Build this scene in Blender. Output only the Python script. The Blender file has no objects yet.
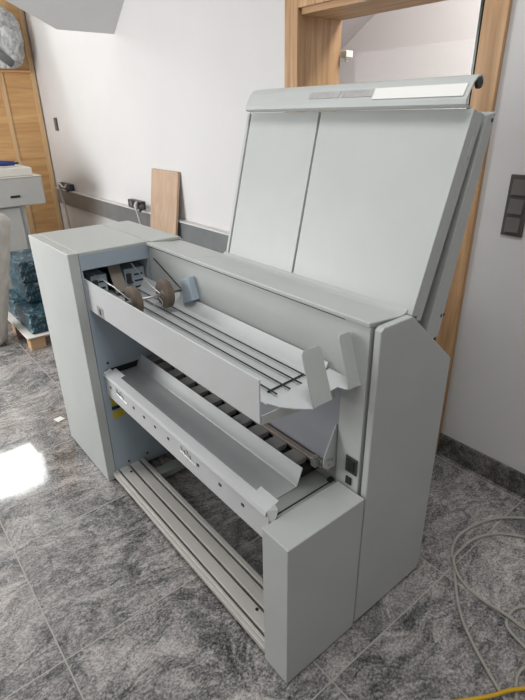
import bpy, bmesh, math, random
from mathutils import Vector, Matrix, noise as mnoise
random.seed(7)
C = bpy.context.scene.collection
PI = math.pi

# ------------------------------------------------------------------ materials
def new_mat(name):
    m = bpy.data.materials.new(name); m.use_nodes = True
    nt = m.node_tree; b = nt.nodes['Principled BSDF']
    return m, nt, b
def N(nt, t, **kw):
    n = nt.nodes.new(t)
    for k, v in kw.items():
        if k in n.inputs.keys(): n.inputs[k].default_value = v
        else: setattr(n, k, v)
    return n
def ramp(nt, fac, stops):
    r = nt.nodes.new('ShaderNodeValToRGB')
    el = r.color_ramp.elements
    while len(el) < len(stops): el.new(0.5)
    for e, (p, c) in zip(el, stops): e.position = p; e.color = (*c, 1)
    nt.links.new(fac, r.inputs['Fac']); return r.outputs['Color']
def math_n(nt, op, a, b=None):
    n = nt.nodes.new('ShaderNodeMath'); n.operation = op
    for i, v in enumerate((a, b)):
        if v is None: continue
        if isinstance(v, (int, float)): n.inputs[i].default_value = v
        else: nt.links.new(v, n.inputs[i])
    return n.outputs[0]
def mix(nt, fac, a, b):
    n = nt.nodes.new('ShaderNodeMix'); n.data_type = 'RGBA'
    for s, v in ((n.inputs['Factor'], fac), (n.inputs['A'], a), (n.inputs['B'], b)):
        pass
    def put(sock, v):
        if isinstance(v, (int, float)): sock.default_value = v
        elif isinstance(v, tuple): sock.default_value = (*v, 1)
        else: nt.links.new(v, sock)
    put(n.inputs[0], fac); put(n.inputs[6], a); put(n.inputs[7], b)
    return n.outputs[2]
def paint(name, col, rough=0.45, var=0.04, metal=0.0, scale=6.0, bump=0.02, spec=0.5):
    m, nt, b = new_mat(name)
    tc = N(nt, 'ShaderNodeTexCoord')
    no = N(nt, 'ShaderNodeTexNoise', Scale=scale, Detail=5.0)
    nt.links.new(tc.outputs['Object'], no.inputs['Vector'])
    lo = tuple(max(0, c*(1-var)) for c in col); hi = tuple(min(1, c*(1+var)) for c in col)
    nt.links.new(ramp(nt, no.outputs['Fac'], [(.3, lo), (.7, hi)]), b.inputs['Base Color'])
    b.inputs['Roughness'].default_value = rough; b.inputs['Metallic'].default_value = metal
    b.inputs['Specular IOR Level'].default_value = spec
    if bump:
        n2 = N(nt, 'ShaderNodeTexNoise', Scale=180.0, Detail=2.0)
        nt.links.new(tc.outputs['Object'], n2.inputs['Vector'])
        bp = N(nt, 'ShaderNodeBump', Strength=bump, Distance=0.01)
        nt.links.new(n2.outputs['Fac'], bp.inputs['Height']); nt.links.new(bp.outputs['Normal'], b.inputs['Normal'])
    return m
def wood(name, c1, c2, axis='Z', scale=3.0, rough=0.5):
    m, nt, b = new_mat(name)
    tc = N(nt, 'ShaderNodeTexCoord'); mp = N(nt, 'ShaderNodeMapping')
    s = {'X': (.6, 9, 9), 'Y': (9, .6, 9), 'Z': (9, 9, .6)}[axis]
    mp.inputs['Scale'].default_value = s
    nt.links.new(tc.outputs['Object'], mp.inputs['Vector'])
    no = N(nt, 'ShaderNodeTexNoise', Scale=scale, Detail=8.0, Distortion=1.2)
    nt.links.new(mp.outputs['Vector'], no.inputs['Vector'])
    nt.links.new(ramp(nt, no.outputs['Fac'], [(.3, c1), (.52, tuple((a+b_)/2 for a, b_ in zip(c1, c2))), (.72, c2)]), b.inputs['Base Color'])
    b.inputs['Roughness'].default_value = rough
    return m
def granite(name, tiles=True, gain=1.0):
    m, nt, b = new_mat(name)
    geo = N(nt, 'ShaderNodeNewGeometry')
    pos = geo.outputs['Position']
    sp = N(nt, 'ShaderNodeSeparateXYZ'); nt.links.new(pos, sp.inputs[0])
    ux = math_n(nt, 'DIVIDE', math_n(nt, 'ADD', sp.outputs[0], .624), .603)
    uy = math_n(nt, 'DIVIDE', math_n(nt, 'SUBTRACT', sp.outputs[1], .142), .618)
    cb = N(nt, 'ShaderNodeCombineXYZ')
    nt.links.new(math_n(nt, 'FLOOR', ux), cb.inputs[0]); nt.links.new(math_n(nt, 'FLOOR', uy), cb.inputs[1])
    wn = N(nt, 'ShaderNodeTexWhiteNoise'); nt.links.new(cb.outputs[0], wn.inputs['Vector'])
    sc = N(nt, 'ShaderNodeVectorMath', operation='SCALE'); sc.inputs['Scale'].default_value = 9.0
    nt.links.new(wn.outputs['Color'], sc.inputs[0])
    ad = N(nt, 'ShaderNodeVectorMath', operation='ADD')
    nt.links.new(pos, ad.inputs[0]); nt.links.new(sc.outputs[0], ad.inputs[1])
    P = ad.outputs[0]
    # flowing veins
    warp = N(nt, 'ShaderNodeTexNoise', Scale=2.3, Detail=3.0); nt.links.new(P, warp.inputs['Vector'])
    w2 = N(nt, 'ShaderNodeVectorMath', operation='SCALE'); w2.inputs['Scale'].default_value = .5
    nt.links.new(warp.outputs['Color'], w2.inputs[0])
    a2 = N(nt, 'ShaderNodeVectorMath', operation='ADD'); nt.links.new(P, a2.inputs[0]); nt.links.new(w2.outputs[0], a2.inputs[1])
    mp = N(nt, 'ShaderNodeMapping'); mp.inputs['Rotation'].default_value = (0, 0, math.radians(-28)); mp.inputs["Scale"].default_value = (5.0, 2.0, 3)
    nt.links.new(a2.outputs[0], mp.inputs['Vector'])
    v1 = N(nt, 'ShaderNodeTexNoise', Scale=1.6, Detail=7.0, Roughness=.68); nt.links.new(mp.outputs[0], v1.inputs['Vector'])
    mp2 = N(nt, 'ShaderNodeMapping'); mp2.inputs['Rotation'].default_value = (0, 0, math.radians(-30)); mp2.inputs['Scale'].default_value = (130, 100, 110)
    nt.links.new(P, mp2.inputs['Vector'])
    s1 = N(nt, 'ShaderNodeTexNoise', Scale=1.0, Detail=5.0, Roughness=.85); nt.links.new(mp2.outputs[0], s1.inputs['Vector'])
    mp3 = N(nt, 'ShaderNodeMapping'); mp3.inputs['Rotation'].default_value = (0, 0, math.radians(-30)); mp3.inputs['Scale'].default_value = (34, 9, 20)
    nt.links.new(a2.outputs[0], mp3.inputs['Vector'])
    s2 = N(nt, 'ShaderNodeTexNoise', Scale=1.0, Detail=4.0, Roughness=.65); nt.links.new(mp3.outputs[0], s2.inputs['Vector'])
    big = N(nt, 'ShaderNodeTexNoise', Scale=3.0, Detail=3.0, Roughness=.55, Distortion=.8); nt.links.new(a2.outputs[0], big.inputs['Vector'])
    ridge = math_n(nt, 'SUBTRACT', 1.0, math_n(nt, 'MINIMUM', math_n(nt, 'MULTIPLY', math_n(nt, 'ABSOLUTE', math_n(nt, 'SUBTRACT', v1.outputs['Fac'], .5)), 34.0), 1.0))
    k = math_n(nt, 'ADD', math_n(nt, 'ADD', math_n(nt, 'MULTIPLY', s2.outputs['Fac'], .38), math_n(nt, 'MULTIPLY', s1.outputs['Fac'], .80)), math_n(nt, 'MULTIPLY', big.outputs['Fac'], .36))
    k = math_n(nt, 'SUBTRACT', k, math_n(nt, 'MULTIPLY', math_n(nt, 'MULTIPLY', ridge, .16), s2.outputs['Fac']))
    g = gain
    col = ramp(nt, k, [(.585, (.025*g, .029*g, .03*g)), (.685, (.12*g, .12*g, .12*g)), (.765, (.25*g, .24*g, .237*g)), (.84, (.40*g, .372*g, .36*g)), (.94, (.60*g, .55*g, .525*g))])
    if tiles:
        def joint(u, size):
            f = math_n(nt, 'FRACT', u)
            d = math_n(nt, 'MINIMUM', f, math_n(nt, 'SUBTRACT', 1.0, f))
            return math_n(nt, 'LESS_THAN', d, .0022/size)
        j = math_n(nt, 'MAXIMUM', joint(ux, .603), joint(uy, .618))
        col = mix(nt, j, col, (.38, .36, .335))
        rr = math_n(nt, 'ADD', math_n(nt, 'MULTIPLY', j, .5), .06)
        nt.links.new(rr, b.inputs['Roughness'])
    else:
        b.inputs['Roughness'].default_value = .2
    b.inputs['Specular IOR Level'].default_value = .75
    nt.links.new(col, b.inputs['Base Color'])
    return m

M = {}
M['paint'] = paint('machine light grey paint', (.485, .508, .497), .42, .03)
M['paint_blue'] = paint('machine blue grey paint', (.36, .43, .495), .45, .04)
M['paint_white'] = paint('machine pale lacquer', (.56, .575, .585), .38, .03)
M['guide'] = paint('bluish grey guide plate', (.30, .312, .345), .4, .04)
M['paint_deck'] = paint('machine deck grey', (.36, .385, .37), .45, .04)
M['roller_plate'] = paint('roller plate grey', (.31, .305, .29), .4, .08)
M['dark'] = paint('black plastic and gap shade', (.012, .012, .013), .5, .1, bump=0)  # plastic parts, and the shade filled into some openings
M['dark_rod'] = paint('blackened rod', (.02, .024, .028), .4, .1, bump=0)
M['steel'] = paint('bare steel', (.46, .46, .46), .35, .1, metal=.8)
M['alu'] = paint('brushed aluminium', (.66, .635, .60), .36, .05, metal=.3)
M['groove'] = paint('gap shade and rubber', (.03, .03, .032), .6, .1, bump=0)  # black for shade painted into gaps, and for rubber parts
M['felt'] = paint('brown rubber', (.15, .118, .09), .85, .18, scale=40)
M['tab'] = paint('taupe strip', (.27, .235, .20), .7, .08)
M['yellow'] = paint('yellow sticker', (.55, .43, .02), .5, .06, bump=0)
M['copper'] = paint('brownish metal strip', (.38, .315, .275), .4, .12, metal=.3)
M['socket_dark'] = paint('dark grey plastic', (.035, .036, .038), .4, .1, bump=0)
M['switch_dark'] = paint('anthracite switch', (.075, .07, .066), .35, .08, bump=0)
M['switch_rocker'] = paint('anthracite rocker', (.13, .125, .118), .28, .08, bump=0)
M['wall'] = paint('white plaster', (.64, .632, .635), .9, .02, scale=2.0, bump=.05, spec=.2)
M['wall_in'] = paint('pale rose plaster', (.66, .615, .612), .9, .02, scale=2.0, bump=0, spec=.2)
M['ceil'] = paint('ceiling plaster', (.62, .62, .62), .9, .02, bump=0, spec=.2)
M['granite'] = granite('polished granite tiles', True, 1.12)
M['granite_skirt'] = granite('granite skirting', False, .55)
M['oak'] = wood('oak frame', (.34, .185, .080), (.60, .375, .20), 'Z', 3.0)
M['oak_h'] = wood('oak frame lying grain', (.34, .185, .080), (.60, .375, .20), 'X', 3.5)
M['plywood'] = wood('spruce plywood', (.46, .25, .10), (.68, .42, .19), 'Y', 1.5, .55)
M['timber'] = wood('pale timber batten', (.52, .34, .17), (.66, .46, .26), 'Z', 2.5, .6)
M['chip'] = wood('pinkish board', (.42, .29, .20), (.52, .38, .28), 'Z', 2.2, .7)
M['pallet'] = wood('pallet wood', (.36, .22, .12), (.52, .35, .21), 'Y', 3, .8)
M['card'] = paint('white card sheet', (.70, .68, .64), .8, .04)
M['duct'] = paint('grey metal duct', (.20, .212, .22), .4, .12, metal=.25)
M['duct_edge'] = paint('pale duct edge', (.60, .60, .59), .5, .05)
M['cable'] = paint('pale grey cable', (.40, .39, .35), .55, .05, bump=0)
M['cable_w'] = paint('white cable', (.55, .54, .50), .55, .05, bump=0)
M['cable_y'] = paint('yellow cable', (.70, .42, .02), .5, .05, bump=0)
M['cabinet'] = paint('grey cabinet front', (.40, .40, .385), .5, .03)
M['cream'] = paint('cream cabinet top', (.62, .60, .55), .5, .03)
M['blue'] = paint('dark blue cloth', (.02, .045, .19), .7, .2, scale=20)
M['foam'] = paint('off white foam wrap', (.58, .56, .52), .75, .12, scale=14, bump=.25)
M['paper'] = paint('white paper', (.8, .8, .78), .8, .02, bump=0)
M['label_silver'] = paint('silver label', (.62, .62, .62), .3, .12, metal=.7, scale=30)
M['gasket'] = paint('dark green glass edge', (.008, .03, .022), .2, .1, bump=0)
M['frame_w'] = paint('white window frame', (.8, .8, .8), .4, .02, bump=0)

def marbled():
    m, nt, b = new_mat('teal marbled wrapping')
    tc = N(nt, 'ShaderNodeTexCoord')
    no = N(nt, 'ShaderNodeTexNoise', Scale=7.0, Detail=8.0, Distortion=5.0, Roughness=.72)
    nt.links.new(tc.outputs['Object'], no.inputs['Vector'])
    nt.links.new(ramp(nt, no.outputs['Fac'], [(.40, (.006, .016, .026)), (.50, (.016, .050, .072)), (.57, (.05, .125, .16)), (.66, (.36, .45, .48))]), b.inputs['Base Color'])
    b.inputs['Roughness'].default_value = .35
    return m
M['marbled'] = marbled()
def bubble():
    m, nt, b = new_mat('grey plastic wrap')
    tc = N(nt, 'ShaderNodeTexCoord')
    no = N(nt, 'ShaderNodeTexNoise', Scale=14.0, Detail=6.0, Distortion=1.5)
    nt.links.new(tc.outputs['Object'], no.inputs['Vector'])
    nt.links.new(ramp(nt, no.outputs['Fac'], [(.3, (.22, .23, .24)), (.5, (.42, .43, .43)), (.7, (.66, .66, .65))]), b.inputs['Base Color'])
    b.inputs['Roughness'].default_value = .3
    bp = N(nt, 'ShaderNodeBump', Strength=.6, Distance=.02); nt.links.new(no.outputs['Fac'], bp.inputs['Height'])
    nt.links.new(bp.outputs['Normal'], b.inputs['Normal'])
    return m
M['bubble'] = bubble()
def glass():
    m = bpy.data.materials.new('window glass'); m.use_nodes = True; nt = m.node_tree
    nt.nodes.clear()
    o = N(nt, 'ShaderNodeOutputMaterial'); tr = N(nt, 'ShaderNodeBsdfTransparent'); gl = N(nt, 'ShaderNodeBsdfGlossy')
    tr.inputs['Color'].default_value = (.93, .96, .95, 1); gl.inputs['Roughness'].default_value = .02
    fr = N(nt, 'ShaderNodeFresnel'); fr.inputs['IOR'].default_value = 1.12
    mx = N(nt, 'ShaderNodeMixShader')
    nt.links.new(fr.outputs[0], mx.inputs[0]); nt.links.new(tr.outputs[0], mx.inputs[1]); nt.links.new(gl.outputs[0], mx.inputs[2])
    nt.links.new(mx.outputs[0], o.inputs[0]); return m
M['glass'] = glass()

# ------------------------------------------------------------------ mesh helpers
class B:
    def __init__(s): s.bm = bmesh.new()
    def hexa(s, p):                       # 8 points: bottom 4 (ccw), top 4
        v = [s.bm.verts.new(q) for q in p]
        for f in ((3,2,1,0),(4,5,6,7),(0,1,5,4),(1,2,6,5),(2,3,7,6),(3,0,4,7)): s.bm.faces.new([v[i] for i in f])
        return s
    def box(s, x0, x1, y0, y1, z0, z1):
        return s.hexa([(x0,y0,z0),(x1,y0,z0),(x1,y1,z0),(x0,y1,z0),(x0,y0,z1),(x1,y0,z1),(x1,y1,z1),(x0,y1,z1)])
    def prism(s, pts, d):                 # planar polygon swept by vector d
        d = Vector(d); a = [s.bm.verts.new(p) for p in pts]; b = [s.bm.verts.new(Vector(p)+d) for p in pts]
        s.bm.faces.new(a[::-1]); s.bm.faces.new(b); n = len(pts)
        for i in range(n): s.bm.faces.new((a[i], a[(i+1)%n], b[(i+1)%n], b[i]))
        return s
    def sheet(s, prof, x0, x1, t, x0b=None, x1b=None):   # bent sheet: (y,z) profile of thickness t run along x
        n = len(prof); off = []
        for i in range(n):
            a = Vector(prof[max(i-1,0)]); b = Vector(prof[min(i+1,n-1)]); d = (b-a).normalized()
            off.append(Vector(prof[i]) + Vector((-d.y, d.x))*t)
        rows = []
        for (xa) in (x0, x1):
            rows.append([[s.bm.verts.new((xa, *prof[i])), s.bm.verts.new((xa, off[i].x, off[i].y))] for i in range(n)])
        L, R = rows
        for i in range(n-1):
            s.bm.faces.new((L[i][0], L[i+1][0], R[i+1][0], R[i][0]))
            s.bm.faces.new((L[i][1], R[i][1], R[i+1][1], L[i+1][1]))
            s.bm.faces.new((L[i][0], L[i][1], L[i+1][1], L[i+1][0]))
            s.bm.faces.new((R[i][0], R[i+1][0], R[i+1][1], R[i][1]))
        s.bm.faces.new((L[0][0], R[0][0], R[0][1], L[0][1])); s.bm.faces.new((L[-1][0], L[-1][1], R[-1][1], R[-1][0]))
        return s
    def tube(s, pts, r, seg=10, r1=None):
        pts = [Vector(p) for p in pts]; n = len(pts); rings = []
        up = Vector((0,0,1))
        for i, p in enumerate(pts):
            t = (pts[min(i+1,n-1)] - pts[max(i-1,0)]).normalized()
            u = t.cross(up)
            if u.length < 1e-3: u = t.cross(Vector((1,0,0)))
            u.normalize(); w = u.cross(t)
            rr = r if r1 is None else r + (r1-r)*i/(n-1)
            rings.append([s.bm.verts.new(p + (u*math.cos(2*PI*k/seg) + w*math.sin(2*PI*k/seg))*rr) for k in range(seg)])
        for a, b in zip(rings, rings[1:]):
            for k in range(seg): s.bm.faces.new((a[k], a[(k+1)%seg], b[(k+1)%seg], b[k]))
        s.bm.faces.new(rings[0][::-1]); s.bm.faces.new(rings[-1])
        return s
    def blob(s, c, r, amp, freq, sub=4, seed=0):
        res = bmesh.ops.create_icosphere(s.bm, subdivisions=sub, radius=1.0)
        for v in res['verts']:
            n = v.co.copy()
            k = 1 + amp*mnoise.noise(n*freq + Vector((seed, seed*2.1, 0))) + amp*.5*mnoise.noise(n*freq*2.7 + Vector((seed, 0, 5)))
            v.co = Vector(c) + Vector((n.x*r[0], n.y*r[1], n.z*r[2]))*k
        return s
def spline(pts, step=8):
    P = [Vector(p) for p in pts]; out = []
    P = [P[0]*2-P[1]] + P + [P[-1]*2-P[-2]]
    for i in range(1, len(P)-2):
        a, b, c, d = P[i-1:i+3]
        for k in range(step):
            t = k/step
            out.append(.5*((2*b) + (c-a)*t + (2*a-5*b+4*c-d)*t*t + (3*b-a-3*c+d)*t**3))
    out.append(P[-2]); return out

WORLD = {}
def obj(name, b, mat, parent=None, bevel=0.0, smooth=False, segs=2, origin=None):
    bm = b.bm
    bmesh.ops.recalc_face_normals(bm, faces=bm.faces)
    co = [v.co for v in bm.verts]
    lo = Vector([min(c[i] for c in co) for i in range(3)]); hi = Vector([max(c[i] for c in co) for i in range(3)])
    o_w = Vector(origin) if origin else Vector(((lo.x+hi.x)/2, (lo.y+hi.y)/2, lo.z if parent is None else (lo.z+hi.z)/2))
    for v in bm.verts: v.co -= o_w
    me = bpy.data.meshes.new(name); bm.to_mesh(me); bm.free()
    me.materials.append(mat)
    if smooth:
        for p in me.polygons: p.use_smooth = True
    o = bpy.data.objects.new(name, me); C.objects.link(o)
    WORLD[o.name] = o_w
    if parent is not None:
        o.parent = parent; o.location = o_w - WORLD[parent.name]
    else: o.location = o_w
    if bevel:
        md = o.modifiers.new('Bevel', 'BEVEL'); md.width = bevel; md.segments = segs; md.limit_method = 'ANGLE'; md.angle_limit = math.radians(40)
    return o
def tag(o, label, cat, group=None):
    o['label'] = label; o['category'] = cat
    if group: o['group'] = group
    return o
def thing(name, loc, label, cat, group=None):
    o = bpy.data.objects.new(name, None); C.objects.link(o); o.location = loc; o.empty_display_size = .1
    WORLD[o.name] = Vector(loc); return tag(o, label, cat, group)
def struct(name, b, mat, parent=None, bevel=0.0):
    o = obj(name, b, mat, parent, bevel)
    if parent is None: o['kind'] = 'structure'
    return o
def copy_tree(root, delta, label=None, group=None):
    def cp(o, par):
        c = o.copy(); C.objects.link(c)
        if par is not None: c.parent = par
        for ch in [k for k in C.objects if k.parent == o]: cp(ch, c)
        return c
    r = cp(root, None); r.location = Vector(root.location) + Vector(delta)
    WORLD[r.name] = r.location.copy()
    if label: r['label'] = label
    if group: r['group'] = group
    return r

# ------------------------------------------------------------------ the room
YW = 2.035; XL = -6.37; XR = 1.6; YF = -1.7; ZC = 3.45
struct('floor', B().box(XL-.3, XR+.2, YF-.2, 5.0, -.1, 0), M['granite'])
# back wall with the glazed opening
OX0, OX1, OZ = -2.20, -1.14, 2.075
wb = B().box(XL-.3, OX0, YW, YW+.28, 0, ZC).box(OX1, XR+.2, YW, YW+.28, 0, ZC).box(OX0, OX1, YW, YW+.28, OZ, ZC)
struct('wall_back', wb, M['wall'])
# left wall: plaster with a small high window, plywood sheets in front of it
WY0, WY1, WZ0, WZ1 = .50, 1.215, 2.40, 3.19
wl = B().box(XL-.25, XL-.02, YF, WY0, 0, ZC).box(XL-.25, XL-.02, WY1, YW, 0, ZC).box(XL-.25, XL-.02, WY0, WY1, 0, WZ0).box(XL-.25, XL-.02, WY0, WY1, WZ1, ZC)
struct('wall_left', wl, M['wall'])
ply = B().box(XL-.018, XL, 1.672, YW-.014, .01, 2.05).box(XL-.018, XL, 1.672, YW-.014, 2.056, ZC-.02)
ply.box(XL-.018, XL, WY1+.09, 1.664, .01, 2.05).box(XL-.018, XL, WY1+.09, 1.664, 2.056, ZC-.02)
ply.box(XL-.018, XL, .0, WY1+.082, .01, 2.05)
pw = thing('plywood_panelling', (XL, 1.0, 0), 'orange brown plywood sheets covering the end wall at left', 'panelling')
obj('plywood_sheet', ply, M['plywood'], pw)
obj('edge_batten', B().box(XL-.018, XL+.014, YW-.066, YW-.014, 0, ZC-.02), M['timber'], pw, .003)
obj('joint_batten', B().box(XL, XL+.010, 1.645, 1.69, 0.01, 2.04), M['timber'], pw, .002)
obj('ledge', B().box(XL, XL+.10, 1.30, YW-.08, 2.036, 2.056), M['plywood'], pw, .002)
w2 = struct('window_2', B().box(XL-.10, XL-.02, WY0, WY0+.03, WZ0, WZ1).box(XL-.10, XL-.02, WY1-.03, WY1, WZ0, WZ1).box(XL-.10, XL-.02, WY0+.03, WY1-.03, WZ0, WZ0+.03).box(XL-.10, XL-.02, WY0+.03, WY1-.03, WZ1-.03, WZ1).box(XL-.10, XL-.02, 1.118, 1.142, WZ0+.03, WZ1-.03), M['frame_w'])
obj('window_pane', B().box(XL-.07, XL-.06, WY0+.03, WY1-.03, WZ0+.03, WZ1-.03), M['glass'], w2)
# right wall, front wall with a wide window
struct('wall_right', B().box(XR, XR+.2, YF, YW, 0, ZC), M['wall'])
FX0, FX1, FZ0, FZ1 = -5.1, -3.1, .65, 2.35
wf = B().box(XL-.25, FX0, YF-.2, YF, 0, ZC).box(FX1, XR+.2, YF-.2, YF, 0, ZC).box(FX0, FX1, YF-.2, YF, 0, FZ0).box(FX0, FX1, YF-.2, YF, FZ1, ZC)
struct('wall_front', wf, M['wall'])
w3b = B()
for a, b_ in ((FX0, FX0+.06), (FX1-.06, FX1), (-4.13, -4.07)): w3b.box(a, b_, YF-.12, YF-.05, FZ0, FZ1)
for a, b_ in ((FZ0, FZ0+.06), (FZ1-.06, FZ1)): w3b.box(FX0+.06, FX1-.06, YF-.12, YF-.05, a, b_)
w3 = struct('window_3', w3b, M['frame_w'])
obj('window_pane', B().box(FX0+.06, FX1-.06, YF-.09, YF-.08, FZ0+.06, FZ1-.06), M['glass'], w3)
KX0, KX1, KY0, KY1 = -1.2, .1, -.30, .70
struct('ceiling', B().box(XL-.3, KX0, YF-.2, 5.0, ZC, ZC+.15).box(KX1, XR+.2, YF-.2, 5.0, ZC, ZC+.15).box(KX0, KX1, YF-.2, KY0, ZC, ZC+.15).box(KX0, KX1, KY1, 5.0, ZC, ZC+.15), M['ceil'])
w4 = struct('added_skylight', B().box(KX0, KX0+.05, KY0, KY1, ZC+.02, ZC+.13).box(KX1-.05, KX1, KY0, KY1, ZC+.02, ZC+.13).box(KX0+.05, KX1-.05, KY0, KY0+.05, ZC+.02, ZC+.13).box(KX0+.05, KX1-.05, KY1-.05, KY1, ZC+.02, ZC+.13), M['frame_w'])  # unseen skylight, added to brighten the tops and the right side
obj('window_pane', B().box(KX0+.05, KX1-.05, KY0+.05, KY1-.05, ZC+.07, ZC+.08), M['glass'], w4)
# sloping soffit of the roof beside the left end
def pl(x, y): return (x, y, 2.187+.8*(x+4.31))
A_, B_ = (-4.31, 1.586), (-4.31, YW)
x_top = -4.31 + (ZC-2.187)/.8
# the free edge leans towards the room centre
Cpt = (A_[0]+.145*(x_top+4.31)/.145*1.0, A_[1]-.352*(x_top+4.31)/.145)
cx, cy = -4.31+.36, 1.586-.352*.36/.145
sof = [pl(*A_), pl(cx, cy), pl(x_top, cy-.1), pl(x_top, YW), pl(*B_)]
bm_s = B(); lo = [bm_s.bm.verts.new(p) for p in sof]; hi = [bm_s.bm.verts.new((p[0]+.02, p[1], max(p[2]+.12, p[2]))) for p in sof]
bm_s.bm.faces.new(lo[::-1]); bm_s.bm.faces.new(hi)
for i in range(len(sof)): bm_s.bm.faces.new((lo[i], lo[(i+1)%5], hi[(i+1)%5], hi[i]))
struct('sloped_ceiling', bm_s, M['ceil'])
# skirting
bs = B().box(OX1+.065, XR, YW-.014, YW, 0, .115)
struct('baseboard_back', bs, M['granite_skirt'])
# glazed opening in its oak frame
win = struct('window_1', B().box(-2.265, -2.168, YW-.022, YW, 0, 2.168).box(-1.171, -1.076, YW-.022, YW, 0, 2.168).box(-2.168, -1.171, YW-.022, YW, 2.072, 2.168), M['oak'], None, .002)
jb = B().box(-2.20, -2.168, YW, YW+.30, 0, OZ).box(-1.171, -1.14, YW, YW+.30, 0, OZ)
obj('jamb', jb, M['oak'], win)
obj('head_board', B().box(-2.168, -1.171, YW, YW+.30, 2.045, OZ), M['oak_h'], win)
obj('glass_pane', B().box(-2.166, -1.19, YW-.012, YW-.004, .01, 2.043), M['glass'], win)
obj('glass_edge', B().box(-1.19, -1.181, YW-.014, YW-.002, .01, 2.043), M['gasket'], win)
# the room behind the glass
struct('wall_far', B().box(-4.6, 1.6, 4.2, 4.3, 0, ZC), M['wall_in'])
sl_ = B().prism([(-3.868, 4.199, 2.17), (-3.342, 4.199, 2.495), (-1.80, 4.199, ZC), (-4.6, 4.199, ZC), (-4.6, 4.199, 1.717)], (0, -(4.199-YW-.29), 0))
struct('sloped_ceiling.001', sl_, M['wall_in'])
struct('wall_far.001', B().box(-4.7, -4.6, YW+.28, 4.3, 0, ZC), M['wall_in'])
struct('wall_far.002', B().box(1.6, 1.7, YW+.28, 4.3, 0, ZC), M['wall_in'])

# ------------------------------------------------------------------ the folding machine
mach = thing('folding_machine', (-1.6, 1.0, 0), 'large grey paper folding machine with raised lid and long trays, standing on the granite floor', 'machine')
TX0, TX1 = -2.455, -1.958
# --- tower
tw = B().box(TX0, TX0+.012, .660, .968, .012, 1.104)
tw.box(TX0, TX1, .660, .968, 1.104, 1.117)
tw.box(TX0+.012, TX1-.012, .956, .968, .012, 1.104)
tw.box(TX0+.012, TX1-.012, .660, .668, .012, 1.104)
tw.box(TX0+.012, TX1-.012, .668, .956, .012, .024)
tower = obj('tower_housing', tw, M['paint'], mach, .002)
obj('front_cover', B().box(TX0, TX1, .617, .6585, .008, 1.117), M['paint'], tower, .002)
sp_ = B().box(TX1-.012, TX1, .660, .968, 1.045, 1.104)
sp_.box(TX1-.012, TX1, .660, .6665, .880, 1.045).box(TX1-.012, TX1, .660, .956, .590, .880).box(TX1-.012, TX1, .956, .968, .590, 1.045)
sp_.box(TX1-.012, TX1, .660, .690, .535, .590).box(TX1-.012, TX1, .925, .968, .535, .590)
sp_.box(TX1-.012, TX1, .660, .968, .030, .535)
# the opening reaches forward to the tray front
side = obj('inner_side_panel', sp_, M['paint_blue'], tower)
for y, z in ((.705, .62), (.705, .86), (.73, .075), (.83, .075)):
    obj('screw', B().tube([(TX1, y, z), (TX1+.003, y, z)], .006), M['socket_dark'], side)
obj('slot_shade', B().box(TX1-.10, TX1-.014, .685, .93, .525, .60), M['dark'], tower)  # black block painting the shade inside the open slot
ys = B().box(TX1, TX1+.0012, .690, .745, .335, .372)
obj('yellow_sticker', ys, M['yellow'], side)
obj('yellow_sticker', B().box(TX1, TX1+.0012, .690, .712, .405, .525), M['yellow'], side)
obj('black_clip', B().box(TX1, TX1+.006, .690, .740, .385, .398), M['dark'], side)
# guide blocks and strip in the tower mouth
for (y0, y1) in ((.705, .775), (.855, .950)):
    gb = B().box(-2.10, -1.995, y0, y1, .885, 1.005)
    g = obj('guide_block', gb, M['paint_blue'], tower, .003)
    for k in range(3):
        obj('vent_slot', B().box(-1.9955, -1.9935, y0+(y1-y0)*.45, y1-.012, .915+k*.028, .922+k*.028), M['dark'], g)
    obj('clip', B().box(-1.997, -1.985, y0+.006, y0+.026, .945, .985).box(-1.997, -1.972, y0+.006, y0+.026, .945, .952), M['socket_dark'], g)
tb = B().prism([(-2.03, .790, 1.060), (-2.03, .842, 1.060), (-1.955, .842, .922), (-1.955, .790, .922)], (.003, 0, .002))
obj('paper_strip', tb, M['tab'], tower)

# --- rear body
core = B().prism([(TX0, .971, .11), (TX0, .971, 1.100), (TX0, 1.11, 1.094), (TX0, 1.30, .90), (TX0, 1.30, .11)], (-.738-TX0, 0, 0))
body = obj('body_housing', core, M['paint'], mach)
CAP = [(.948, 1.103), (.948, 1.117), (1.075, 1.1035), (1.088, 1.1045), (1.097, 1.108), (1.1035, 1.115), (1.13, 1.115), (1.135, 1.094), (1.112, 1.098), (.972, 1.098)]
obj('top_cap', B().prism([(TX0, .972, 1.102), (TX0, .972, 1.117), (TX0, 1.112, 1.117), (TX0, 1.135, 1.094), (TX0, 1.112, 1.102)], (-1.948-TX0, 0, 0)).prism([(-1.944, y, z) for y, z in CAP[:3]] + [(-1.944, 1.112, 1.1025), (-1.944, 1.12, 1.094), (-1.944, .972, 1.098)], (.349, 0, 0)).prism([(-1.595, y, z) for y, z in CAP], (1.595-.737, 0, 0)), M['paint'], body, .003)
obj('rear_wall_panel', B().box(-1.950, -.8262, .957, .969, .905, 1.096), M['paint'], body, .0015)
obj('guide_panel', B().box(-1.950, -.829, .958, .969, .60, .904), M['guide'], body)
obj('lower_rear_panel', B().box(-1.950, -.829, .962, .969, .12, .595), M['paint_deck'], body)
pil = obj('end_pillar', B().box(-.826, -.738, .953, .970, .03, 1.102), M['paint'], body, .002)
obj('groove_shade', B().box(-1.945, -.826, .9575, .9705, 1.0965, 1.1025), M['groove'], body)  # black strip filling the open groove in place of its shade
obj('power_switch', B().box(-.788, -.743, .949, .953, .622, .680), M['socket_dark'], pil, .002)
obj('switch_rocker', B().box(-.778, -.753, .946, .9489, .632, .670), M['dark'], pil, .002)
obj('fuse_holder', B().box(-.783, -.762, .948, .953, .578, .604), M['dark'], pil, .001)
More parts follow.
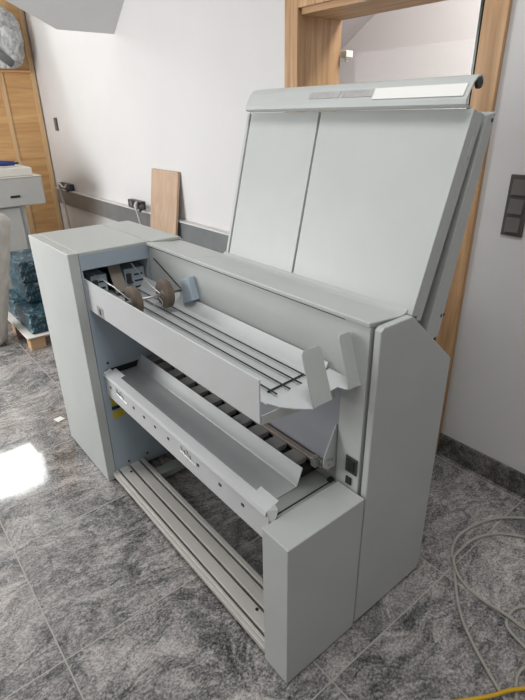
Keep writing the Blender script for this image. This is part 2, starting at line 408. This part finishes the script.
# end panel
ep = [(-.728, .957, .012), (-.728, .957, 1.100), (-.728, .968, 1.108), (-.728, 1.088, 1.108), (-.728, 1.318, .912), (-.728, 1.325, .04), (-.728, 1.310, .012)]
obj('end_panel', B().prism(ep, (.022, 0, 0)), M['paint'], mach, .003)
obj('caster', B().tube([(-.85, 1.12, .035), (-.82, 1.12, .035)], .035, 20).box(-.86, -.81, 1.10, 1.14, .06, .112), M['dark'], mach)
obj('caster', B().tube([(-2.30, 1.12, .035), (-2.27, 1.12, .035)], .035, 20).box(-2.31, -2.26, 1.10, 1.14, .06, .112), M['dark'], mach)
obj('crossbar', B().box(-1.86, -1.80, .80, 1.22, .012, .045), M['paint_deck'], mach, .003)
# foot cabinet at the near end
obj('foot_cabinet', B().box(-.812, -.704, .643, .949, .004, .566), M['paint'], mach, .003)
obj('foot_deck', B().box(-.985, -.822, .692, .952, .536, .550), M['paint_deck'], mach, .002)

obj('deck_gap_shade', B().box(-.838, -.8335, .692, .952, .5502, .552), M['groove'], mach)  # thin black strip painting the dark gap between deck and foot
# --- upper tray
tray = obj('upper_tray', B().sheet([(.6725, .905), (.90, .905), (.925, .915), (.948, .955)], -2.06, -.905, .003).sheet([(.714, .905), (.90, .905), (.925, .915), (.948, .955)], -.9049, -.872, .003), M['paint_white'], mach)
fp = obj('front_plate', B().box(-1.985, -.841, .667, .6715, .880, 1.011), M['paint_white'], tray, .001)
obj('tray_lock', B().box(-1.865, -1.806, .6655, .6668, .882, .924), M['steel'], fp)
obj('lock_slot', B().box(-1.843, -1.828, .6648, .6656, .892, .915), M['dark'], fp)
obj('end_apron', B().prism([(-.841, .672, .880), (-.841, .672, .906), (-.841, .945, .904), (-.841, .945, .856)], (.003, 0, 0)), M['paint'], tray)
# end plate with two upright paper stops
ez = lambda y: .906+.10*(y-.70)
endp = obj('tray_end_plate', B().prism([(x, y, ez(y)) for x, y in [(-.8725, .716), (-.8725, .952), (-.752, .950), (-.764, .905), (-.790, .898), (-.790, .858), (-.766, .850), (-.766, .782), (-.800, .752), (-.835, .729)]], (0, 0, .003)), M['paint_white'], tray)
def tongue(xb, zb, y0b, y1b, xt, zt, y0t, y1t):
    r = .012
    def P(u, v):
        yb = y0b+(y1b-y0b)*u; yt = y0t+(y1t-y0t)*u
        return (xb+(xt-xb)*v, yb+(yt-yb)*v, zb+(zt-zb)*v)
    pts = [P(0, 0), P(1, 0)]
    for k in range(5):
        a = k/4*PI/2; pts.append(P(1-.18*(1-math.cos(a)), 1-.09*(1-math.sin(a))))
    for k in range(5):
        a = k/4*PI/2; pts.append(P(.18*(1-math.sin(a)), 1-.09*(1-math.cos(a))))
    return B().prism(pts, (.003, 0, .001))
obj('paper_stop', tongue(-.766, .919, .782, .850, -.817, 1.060, .782, .850), M['paint'], tray)
obj('paper_stop', tongue(-.757, .931, .905, .951, -.806, 1.072, .905, .951), M['paint'], tray)
for y, x1 in ((.760, -.882), (.806, -.880), (.850, -.880), (.891, -.908)):
    obj('guide_rod', B().tube([(-2.03, y, .918), (x1, y, .918)], .0025, 8), M['dark_rod'], tray)
obj('cross_rod', B().tube([(-.914, .755, .9125), (-.924, .900, .9125)], .003, 8), M['dark_rod'], tray)
obj('side_strip', B().prism([(-1.905, .9555, 1.056), (-1.905, .9555, 1.050), (-1.665, .9555, .955), (-1.665, .9555, .961)], (0, .0014, 0)), M['dark_rod'], tray)
# axle with two brown wheels
ax = obj('roller_axle', B().tube([(-1.668, .708, .978), (-1.664, .952, .978)], .0055, 12), M['steel'], tray, smooth=True)
for yc in (.737, .868):
    wh = B(); pr_ = []
    seg = 40
    prof = [(.016, -.0125), (.053, -.0125), (.056, -.010), (.056, .010), (.053, .0125), (.016, .0125)]
    rings = []
    for (r, dy) in prof:
        rings.append([wh.bm.verts.new((-1.667+r*math.cos(2*PI*k/seg), yc+dy, .978+r*math.sin(2*PI*k/seg))) for k in range(seg)])
    for i in range(len(rings)):
        a, b_ = rings[i], rings[(i+1) % len(rings)]
        for k in range(seg): wh.bm.faces.new((a[k], a[(k+1)%seg], b_[(k+1)%seg], b_[k]))
    w = obj('roller_wheel', wh, M['felt'], tray, .002)
    obj('hub', B().tube([(-1.667, yc-.0132, .978), (-1.667, yc+.0132, .978)], .016, 20), M['tab'], w)
    obj('split_line', B().box(-1.668, -1.666, yc-.0137, yc-.0125, .925, .965), M['groove'], w)
obj('axle_bracket', B().hexa([(-1.625, .920, .935), (-1.555, .920, .965), (-1.555, .956, .965), (-1.625, .956, .935), (-1.650, .930, 1.022), (-1.590, .930, 1.048), (-1.590, .956, 1.048), (-1.650, .956, 1.022)]), M['paint_blue'], tray, .003)
obj('holding_wire', B().tube([(-1.985, .712, 1.022), (-1.80, .722, 1.004), (-1.668, .722, .985)], .0025, 8), M['steel'], tray)
obj('holding_wire', B().tube([(-1.985, .878, 1.040), (-1.80, .850, 1.012), (-1.668, .846, .984)], .0025, 8), M['steel'], tray)
obj('wire_hook', B().tube(spline([(-1.655, .775, .974), (-1.62, .790, .962), (-1.61, .805, .972), (-1.60, .815, .960), (-1.62, .828, .968), (-1.655, .832, .975)]), .002, 6), M['steel'], tray)

# --- lower trough and front beam
beam = obj('front_beam', B().sheet([(.700, .468), (.685, .470), (.685, .572)], -1.952, -.829, .004), M['paint_white'], mach)
lip = obj('beam_lip', B().sheet([(.6835, .567), (.678, .573), (.680, .581), (.708, .590), (.713, .583)], -1.952, -.835, .004), M['paint_white'], beam)
obj('lip_end_flap', B().prism([(-.835, .680, .588), (-.835, .712, .594), (-.820, .710, .586), (-.814, .698, .570), (-.816, .686, .556), (-.826, .681, .560)], (0, 0, -.004)).sheet([(.700, .5900), (.726, .5985)], -.915, -.834, .0025), M['paint_white'], beam, .001)
obj('lip_end_flap', B().sheet([(.700, .5900), (.726, .5985)], -1.925, -1.835, .0025), M['paint_white'], beam, .001)
for x in (-1.90, -1.83, -1.68, -1.59, -1.50, -1.40, -1.20, -1.07, -.95):
    obj('fixing_slot', B().box(x-.007, x+.007, .6796, .6815, .525, .535), M['dark'], beam)
for x in (-1.80, -1.27):
    cl = B()
    for k in range(4): cl.box(x-.04+k*.018, x-.031+k*.018, .6785, .6815, .535-(k % 2)*.012, .551-(k % 2)*.008)
    cl.tube([(x-.04, .6795, .529), (x+.06, .6795, .520)], .002, 6)
    obj('beam_clip', cl, M['steel'], beam)
trough = obj('lower_trough', B().sheet([(.712, .578), (.722, .551), (.842, .551), (.847, .556), (.868, .612)], -2.04, -.885, .003), M['paint_white'], mach)
# row of roller plates behind the trough
rf = obj('roller_bed', B().box(-1.952, -.90, .880, .952, .560, .582), M['dark'], mach)
x = -1.045 + .095*9
xs = [-1.935 + .0945*k for k in range(11)]
for x0 in xs:
    obj('roller_plate', B().box(x0, min(x0+.060, -.905), .878, .928, .588, .600).box(x0, min(x0+.060, -.905), .882, .926, .580, .588), M['roller_plate'], rf, .001)
obj('edge_strip', B().box(-1.952, -.842, .930, .950, .588, .604), M['copper'], rf, .002)
obj('latch', B().tube([(-.875, .893, .640), (-.875, .918, .640)], .006, 10).box(-.888, -.866, .902, .922, .604, .634), M['steel'], rf, .002)
bp_ = [(-.836, .9565, .760), (-.836, .950, .760), (-.836, .905, .662), (-.836, .902, .640), (-.836, .906, .624), (-.836, .916, .614), (-.836, .930, .610), (-.836, .9565, .607)]
hb_ = obj('hinge_bracket', B().prism(bp_, (.004, 0, 0)), M['paint'], mach, .001)
for y, z in ((.922, .648), (.940, .640), (.925, .626)):
    obj('screw', B().tube([(-.832, y, z), (-.829, y, z)], .0045), M['steel'], hb_)
obj('hinge_gap_shade', B().box(-.845, -.830, .936, .952, .5512, .561), M['dark'], mach)  # small black block standing in for the shaded gap below the bracket
# --- bottom shelf of aluminium profiles
sh = obj('shelf_slat', B().box(-1.957, -.813, .643, .656, .030, .050).box(-1.957, -.813, .6565, .668, .034, .054), M['alu'], mach, .002)
for y0, y1 in ((.6765, .7225), (.7325, .7785)):
    obj('shelf_slat', B().box(-1.957, -.813, y0, y1, .036, .054), M['alu'], mach, .002)
obj('shelf_slat', B().box(-1.957, -.813, .788, .808, .036, .056), M['alu'], mach, .002)
obj('shelf_core', B().box(-1.955, -.815, .660, .800, .030, .036), M['groove'], mach)
for x0 in (-1.785, -.972):
    obj('shelf_foot', B().box(x0, x0+.022, .650, .672, .0, .030), M['dark'], mach, .002)
for k in range(2):
    xk = (-1.90, -.935)[k]
    obj('shelf_screw', B().tube([(xk, .712, .054), (xk, .712, .0565)], .006, 8), M['dark'], mach)

# --- raised lid
def L3(x, s, off):                        # s 0..1 up the lid, off = forward of its face
    d = Vector((0, .170, .495)).normalized(); nrm = Vector((0, -d.z, d.y))
    p = Vector((0, 1.1064, 1.117)) + d*(s*.5236) + nrm*off
    return (x, p.y, p.z)
def lidslab(xb0, xb1, xt0, xt1, s0, s1, o0, o1):
    def X(a, b, s): return a+(b-a)*s
    return B().hexa([L3(X(xb0, xt0, s0), s0, o1), L3(X(xb1, xt1, s0), s0, o1), L3(X(xb1, xt1, s0), s0, o0), L3(X(xb0, xt0, s0), s0, o0),
                     L3(X(xb0, xt0, s1), s1, o1), L3(X(xb1, xt1, s1), s1, o1), L3(X(xb1, xt1, s1), s1, o0), L3(X(xb0, xt0, s1), s1, o0)])
lid = obj('lid', lidslab(-1.583, -.720, -1.640, -.727, -.05, .992, -.052, -.030), M['paint'], mach, .002)
obj('lid_panel', lidslab(-1.585, -1.572, -1.642, -1.627, -.03, .985, -.032, 0), M['paint'], lid, .002)
obj('lid_panel', lidslab(-1.562, -1.206, -1.617, -1.2645, -.03, .985, -.032, 0), M['paint'], lid, .0015)
obj('lid_panel', lidslab(-1.197, -.720, -1.2555, -.727, -.03, .985, -.032, 0), M['paint'], lid, .0015)
hd = [(1.262, 1.606), (1.244, 1.609), (1.236, 1.615), (1.238, 1.626), (1.250, 1.648), (1.262, 1.665), (1.276, 1.676), (1.290, 1.680), (1.302, 1.674), (1.306, 1.660), (1.300, 1.648)]
head = obj('header_flange', B().sheet(hd[:-1], -1.605, -.730, -.004), M['paint'], lid)
def band(x0, x1, a, b_):                  # plate lying on the header band
    p = Vector(hd[3]); q = Vector(hd[5]); n = Vector((-(q-p).y, (q-p).x)).normalized()
    u = p+(q-p)*a+n*.0012; v = p+(q-p)*b_+n*.0012
    return B().prism([(x0, u.x, u.y), (x1, u.x, u.y), (x1, v.x, v.y), (x0, v.x, v.y)], (0, n.x*.002, n.y*.002))
obj('silver_plate', band(-1.285, -1.155, .36, .80), M['label_silver'], head)
obj('silver_plate', band(-1.145, -1.025, .36, .80), M['label_silver'], head)
obj('white_strip', band(-1.025, -.742, .15, .85), M['paper'], head)
obj('end_clip', B().tube([(-.736, 1.285, 1.660), (-.727, 1.285, 1.660)], .012, 12), M['groove'], head)
rear = obj('rear_cover', B().hexa([(-1.60, 1.190, .985), (-.727, 1.190, .985), (-.727, 1.262, .995), (-1.60, 1.262, .995),
                                    (-1.62, 1.342, 1.590), (-.727, 1.342, 1.590), (-.727, 1.385, 1.597), (-1.62, 1.385, 1.597)]), M['paint'], lid, .003)
for y, z in ((1.258, 1.055), (1.272, 1.055), (1.366, 1.572)):
    obj('screw', B().box(-.7268, -.7250, y, y+.006, z, z+.009), M['socket_dark'], rear)
for s in (.60, .78):
    obj('edge_tab', B().prism([L3(-.7255, s, -.030), L3(-.7265, s+.10, -.030), L3(-.7265, s+.10, -.048), L3(-.7255, s, -.048)], (.0012, 0, 0)), M['paint'], lid)

# ------------------------------------------------------------------ wall fittings
duct = thing('cable_duct', (-4.4, YW, .71), 'grey metal cable duct running along the white back wall', 'cable duct')
obj('duct_body', B().box(-6.25, -2.30, YW-.05, YW-.001, .692, .850), M['duct'], duct, .002)
obj('duct_top_edge', B().box(-6.25, -2.30, YW-.055, YW-.001, .851, .862), M['duct_edge'], duct, .002)
def outlet(x0, x1, lab, z=.864, many=True):
    t = thing('power_outlet', ((x0+x1)/2, YW-.03, z), lab, 'power outlet', 'outlets above the cable duct')
    obj('outlet_box', B().box(x0, x1, YW-.05, YW, z+.002, z+.068), M['socket_dark'], t, .004)
    rows = max(2, int((x1-x0)/.09))
    for k in range(rows):
        xc = x0+(k+.5)*(x1-x0)/rows
        obj('socket', B().tube([(xc, YW-.050, z+.036), (xc, YW-.053, z+.036)], .026, 16), M['duct'], t)
    return t
o1 = outlet(-6.10, -5.78, 'black power outlet with plugs on the duct, in the corner by the plywood')
o2 = outlet(-4.34, -4.10, 'black power outlet on the duct, close left of the leaning board')
for t, x0 in ((o1, -5.86), (o2, -4.16)):
    for k in range(2):
        obj('plug', B().tube([(x0+.09*k, YW-.053, .912-.015*k), (x0+.10+.09*k, YW-.12, .902-.02*k)], .022, 12, .012), (M['steel'], M['socket_dark'])[k], t, smooth=True)
def cab(name, pts, r, mat, lab, group=None):
    return tag(obj(name, B().tube(spline(pts), r, 8), mat, smooth=True), lab, 'cable', group)
cab('cable', [(-4.03, YW-.13, .90), (-3.99, YW-.14, .94), (-4.00, YW-.14, .90), (-4.02, YW-.10, .72), (-4.05, YW-.08, .50), (-4.02, YW-.07, .25), (-3.9, YW-.06, .02)], .008, M['cable_w'], 'white cable hanging from the outlet beside the leaning board')
cab('cable', [(-5.75, YW-.13, .91), (-5.80, YW-.15, .95), (-5.90, YW-.12, .91), (-5.96, YW-.085, .72), (-5.92, YW-.08, .45), (-5.97, YW-.075, .2), (-5.90, YW-.07, .02)], .012, M['cable_w'], 'pale cable hanging from the corner outlet against the plywood edge')
sw = thing('light_switch', (-5.99, YW, 1.46), 'small dark switch high on the white wall near the plywood', 'light switch')
obj('switch_plate', B().box(-6.03, -5.95, YW-.012, YW, 1.47, 1.60), M['switch_dark'], sw, .002)
obj('rocker', B().box(-6.02, -5.96, YW-.017, YW-.012, 1.49, 1.58), M['switch_rocker'], sw, .002)
sw = thing('light_switch', (-.915, YW, 1.144), 'triple dark grey light switch on the wall right of the oak frame', 'light switch')
obj('switch_plate', B().box(-.962, -.876, YW-.010, YW, 1.144, 1.376), M['switch_dark'], sw, .003)
for k in range(3):
    obj('rocker', B().hexa([(-.947, YW-.019, 1.160+k*.071), (-.891, YW-.019, 1.160+k*.071), (-.891, YW-.010, 1.160+k*.071), (-.947, YW-.010, 1.160+k*.071),
                            (-.947, YW-.014, 1.216+k*.071), (-.891, YW-.014, 1.216+k*.071), (-.891, YW-.010, 1.216+k*.071), (-.947, YW-.010, 1.216+k*.071)]), M['switch_rocker'], sw, .002)
# the board leaning against wall
tilt = .05
bd = B().hexa([(-3.82, YW-.235, 0), (-3.41, YW-.235, 0), (-3.41, YW-.215, .0), (-3.82, YW-.215, .0), (-3.875, YW-.024, 1.215), (-3.46, YW-.024, 1.215), (-3.46, YW-.003, 1.215), (-3.875, YW-.003, 1.215)])
tag(obj('wooden_board', bd, M['chip'], None, .002), 'upright pinkish brown wooden board leaning against the white wall behind the machine', 'board')

# ------------------------------------------------------------------ left background
cb_ = thing('drawer_cabinet', (-5.25, .95, 0), 'grey cabinet with a wide drawer, standing before the plywood at left', 'cabinet')
obj('cabinet_pedestal', B().box(-5.6, -4.97, .50, 1.275, .0, .885), M['cabinet'], cb_, .004)
obj('pedestal_door', B().box(-4.969, -4.955, .56, 1.225, .04, .875), M['cabinet'], cb_, .003)
dr = obj('drawer', B().box(-5.6, -4.905, .40, 1.448, .893, 1.128), M['cabinet'], cb_, .006)
obj('drawer_handle', B().box(-4.904, -4.897, 1.155, 1.235, .965, .985), M['dark'], dr, .002)
obj('worktop', B().box(-5.6, -4.90, .40, 1.45, 1.129, 1.136), M['cream'], cb_, .003)
tag(obj('flat_box', B().box(-5.45, -4.96, .45, 1.395, 1.137, 1.205), M['cream'], None, .006), 'flat cream box lying on top of the drawer cabinet', 'box')
bl = thing('cloth_bundle', (-5.15, 1.15, 1.206), 'dark blue narrow folded bundle lying on the flat cream box', 'bundle')
bb = B().tube([(-5.12, .60, 1.243), (-5.12, .95, 1.250), (-5.12, 1.12, 1.244), (-5.12, 1.24, 1.236), (-5.12, 1.30, 1.233)], .036, 14, .018)
obj('folded_cloth', bb, M['blue'], bl, smooth=True)
obj('tip', B().tube([(-5.12, 1.30, 1.233), (-5.12, 1.335, 1.232)], .011, 10), M['socket_dark'], bl)
ringp = [(-5.12, 1.352+.016*math.cos(2*PI*k/14), 1.232+.016*math.sin(2*PI*k/14)) for k in range(15)]
obj('end_ring', B().tube(ringp, .003, 6), M['steel'], bl)
# wrapped roll leaning on the parcels
rl = B()
rings = []
n_ = 26
for i in range(n_):
    t = i/(n_-1); c = Vector((-4.10+.15*t, .590+.205*t, .02+.99*t)); r = .112
    if i == 0: r = .085
    if i == n_-1: r = .07
    ring = []
    for k in range(32):
        a = 2*PI*k/32
        w_ = 1+.08*mnoise.noise(Vector((math.cos(a)*1.5, math.sin(a)*1.5, t*7)))+.04*mnoise.noise(Vector((math.cos(a)*4, math.sin(a)*4, t*22)))
        ring.append(rl.bm.verts.new(c+Vector((math.cos(a)*r*w_, math.sin(a)*r*w_, 0))))
    rings.append(ring)
for a, b_ in zip(rings, rings[1:]):
    for k in range(32): rl.bm.faces.new((a[k], a[(k+1)%32], b_[(k+1)%32], b_[k]))
rl.bm.faces.new(rings[0][::-1]); rl.bm.faces.new(rings[-1])
for v in rl.bm.verts: v.co.z = max(v.co.z-.02, 0)
tag(obj('foam_roll', rl, M['foam'], smooth=True), 'tall wrinkled off-white wrapped roll standing beside the teal parcels', 'roll')
# pallet with teal parcels
pa = thing('pallet', (-4.25, 1.2, 0), 'low wooden pallet with a white sheet under the teal parcels', 'pallet')
for x0 in (-3.87, -4.28, -4.70):
    for y0 in (.80, 1.12, 1.44):
        obj('block', B().box(x0, x0+.10, y0, y0+.11, 0, .085), M['pallet'], pa, .003)
obj('deck_board', B().box(-4.71, -3.765, .79, 1.56, .086, .100), M['pallet'], pa, .002)
obj('top_sheet', B().box(-4.71, -3.760, .785, 1.56, .101, .108), M['card'], pa, .001)
par = obj('wrapped_parcel', B().box(-4.19, -3.80, .835, 1.16, .109, .265), M['marbled'], None, .012)
tag(par, 'teal marbled parcel lowest on the pallet, nearest its front corner', 'parcel', 'teal parcels on the pallet')
p2 = copy_tree(par, (-.30, .10, .157), 'teal marbled parcel in the middle of the stack, set back above the lowest one')
p3 = copy_tree(par, (-.29, .09, .325), 'teal marbled parcel topmost of the stack on the pallet')
p2.scale = (1.15, 1.1, 1.07); p3.scale = (1.15, 1.1, 1.07)
p5 = copy_tree(par, (-.41, 0, 0), 'teal marbled parcel on the pallet, behind the lowest front one')
p5['label'] = 'teal marbled parcel flat on the pallet deck, farther back than the front one'
# plastic wrapped bundle on the ledge
wr = thing('wrapped_bundle', (XL+.13, 1.72, 2.057), 'bundle in crinkled grey plastic wrap on the plywood wall at upper left', 'bundle')
wb_ = B().blob((XL+.165, 1.715, 2.335), (.115, .195, .285), .16, 1.9, 5, 3)
for v in wb_.bm.verts: v.co.z = max(v.co.z, 2.060); v.co.x = max(v.co.x, XL+.018)
obj('plastic_wrap', wb_, M['bubble'], wr, smooth=True)
obj('wrapped_tube', B().tube([(XL+.27, 1.42, 2.34), (XL+.26, 1.60, 2.20), (XL+.23, 1.745, 2.105)], .042, 16), M['duct'], wr, smooth=True)

# ------------------------------------------------------------------ cables on the floor, scrap
r = .0055
def fl(pts, z=r): return [(x, y, z if len(q) == 0 else q[0]) for x, y, *q in pts]
cab('cable', fl([(-.15, 1.07), (-.266, 1.121), (-.412, 1.206), (-.509, 1.288), (-.615, 1.43), (-.666, 1.50), (-.69, 1.587), (-.68, 1.693), (-.638, 1.804), (-.56, 1.896), (-.46, 1.95), (-.37, 1.90), (-.42, 1.82), (-.51, 1.789), (-.594, 1.721), (-.640, 1.623), (-.645, 1.515), (-.629, 1.448, .017), (-.571, 1.401), (-.491, 1.381), (-.383, 1.378, .017), (-.32, 1.387), (-.20, 1.42)]), r, M['cable'], 'long pale grey cable in wide loops on the floor below the light switch', 'pale cables on the floor')
cab('cable', fl([(-.22, 1.52), (-.30, 1.49), (-.359, 1.47), (-.381, 1.424), (-.374, 1.362), (-.348, 1.338), (-.289, 1.32), (-.20, 1.29), (-.12, 1.32), (-.17, 1.335, .017), (-.225, 1.305), (-.259, 1.257), (-.262, 1.211), (-.236, 1.15), (-.19, 1.08)]), r, M['cable'], 'shorter pale grey cable curled at the right edge, inside the long loops', 'pale cables on the floor')
cab('cable', [(-.36, .97, .006), (-.287, 1.072, .022), (-.259, 1.128, .024), (-.224, 1.183, .022), (-.12, 1.30, .030), (-.02, 1.36, .006)], .006, M['cable_y'], 'yellow cable crossing over the pale cables at the lower right corner')
tag(obj('paper_scrap', B().prism([(-2.70, .600, .001), (-2.655, .612, .001), (-2.66, .655, .004), (-2.70, .640, .006)], (0, 0, .0015)), M['paper']), 'small white paper scrap on the floor beside the machine tower', 'paper scrap')
tag(obj('wall_fitting', B().box(-2.168, -2.13, YW+.305, YW+.36, 1.872, 1.905).tube([(-2.15, YW+.33, 1.872), (-2.15, YW+.33, 1.852)], .012, 10), M['paper'], None, .003), 'small white fitting on the back of the oak jamb behind the glass', 'fitting')

# ------------------------------------------------------------------ light
def area(name, loc, rot, sx, sy, power, col):
    l = bpy.data.lights.new(name, 'AREA'); l.shape = 'RECTANGLE'; l.size = sx; l.size_y = sy; l.energy = power; l.color = col
    o = bpy.data.objects.new(name, l); C.objects.link(o); o.location = loc; o.rotation_euler = rot; return o
area('front_window_daylight', ((FX0+FX1)/2, YF+.02, (FZ0+FZ1)/2), (math.radians(90), 0, 0), FX1-FX0-.1, FZ1-FZ0-.1, 108, (1, .985, .965))
area('left_window_daylight', (XL-.13, (WY0+WY1)/2, (WZ0+WZ1)/2), (0, math.radians(-90), 0), WZ1-WZ0-.08, WY1-WY0-.08, 30, (1, .99, .97))
area('far_room_fill', (-1.2, 3.2, ZC-.05), (0, 0, 0), 1.2, .8, 105, (1, .96, .945))  # added fill light without a fitting, brightens the room behind the glass
area('skylight_fill', ((KX0+KX1)/2, (KY0+KY1)/2, ZC+.015), (0, 0, 0), KX1-KX0-.1, KY1-KY0-.1, 31, (1, .985, .96))  # fill light of the added skylight, lifts tops and right-hand faces
w = bpy.data.worlds.new('daylight'); bpy.context.scene.world = w; w.use_nodes = True
nt = w.node_tree; bg = nt.nodes['Background']; bg.inputs['Strength'].default_value = 1.2; bg.inputs['Color'].default_value = (.82, .91, 1, 1)

# ------------------------------------------------------------------ camera
cam = bpy.data.cameras.new('camera'); co = bpy.data.objects.new('camera', cam); C.objects.link(co)
yaw, pit, rol = math.radians(141.04581572), math.radians(-25.30592233), math.radians(-.96676793)
fw = Vector((math.cos(pit)*math.cos(yaw), math.cos(pit)*math.sin(yaw), math.sin(pit)))
rt = fw.cross(Vector((0, 0, 1))).normalized(); up = rt.cross(fw)
r2 = rt*math.cos(rol)+up*math.sin(rol); u2 = -rt*math.sin(rol)+up*math.cos(rol)
m = Matrix((r2, u2, -fw)).transposed().to_4x4(); m.translation = Vector((0, 0, 1.6)); co.matrix_world = m
cam.sensor_fit = 'HORIZONTAL'; cam.sensor_width = 36; cam.lens = 498.918/525*36; cam.clip_start = .02
sc = bpy.context.scene; sc.camera = co
sc.view_settings.view_transform = 'Standard'; sc.view_settings.look = 'None'; sc.view_settings.gamma = 1; sc.view_settings.exposure = 0.06
sc.cycles.use_denoising = True; sc.cycles.max_bounces = 8; sc.cycles.diffuse_bounces = 6
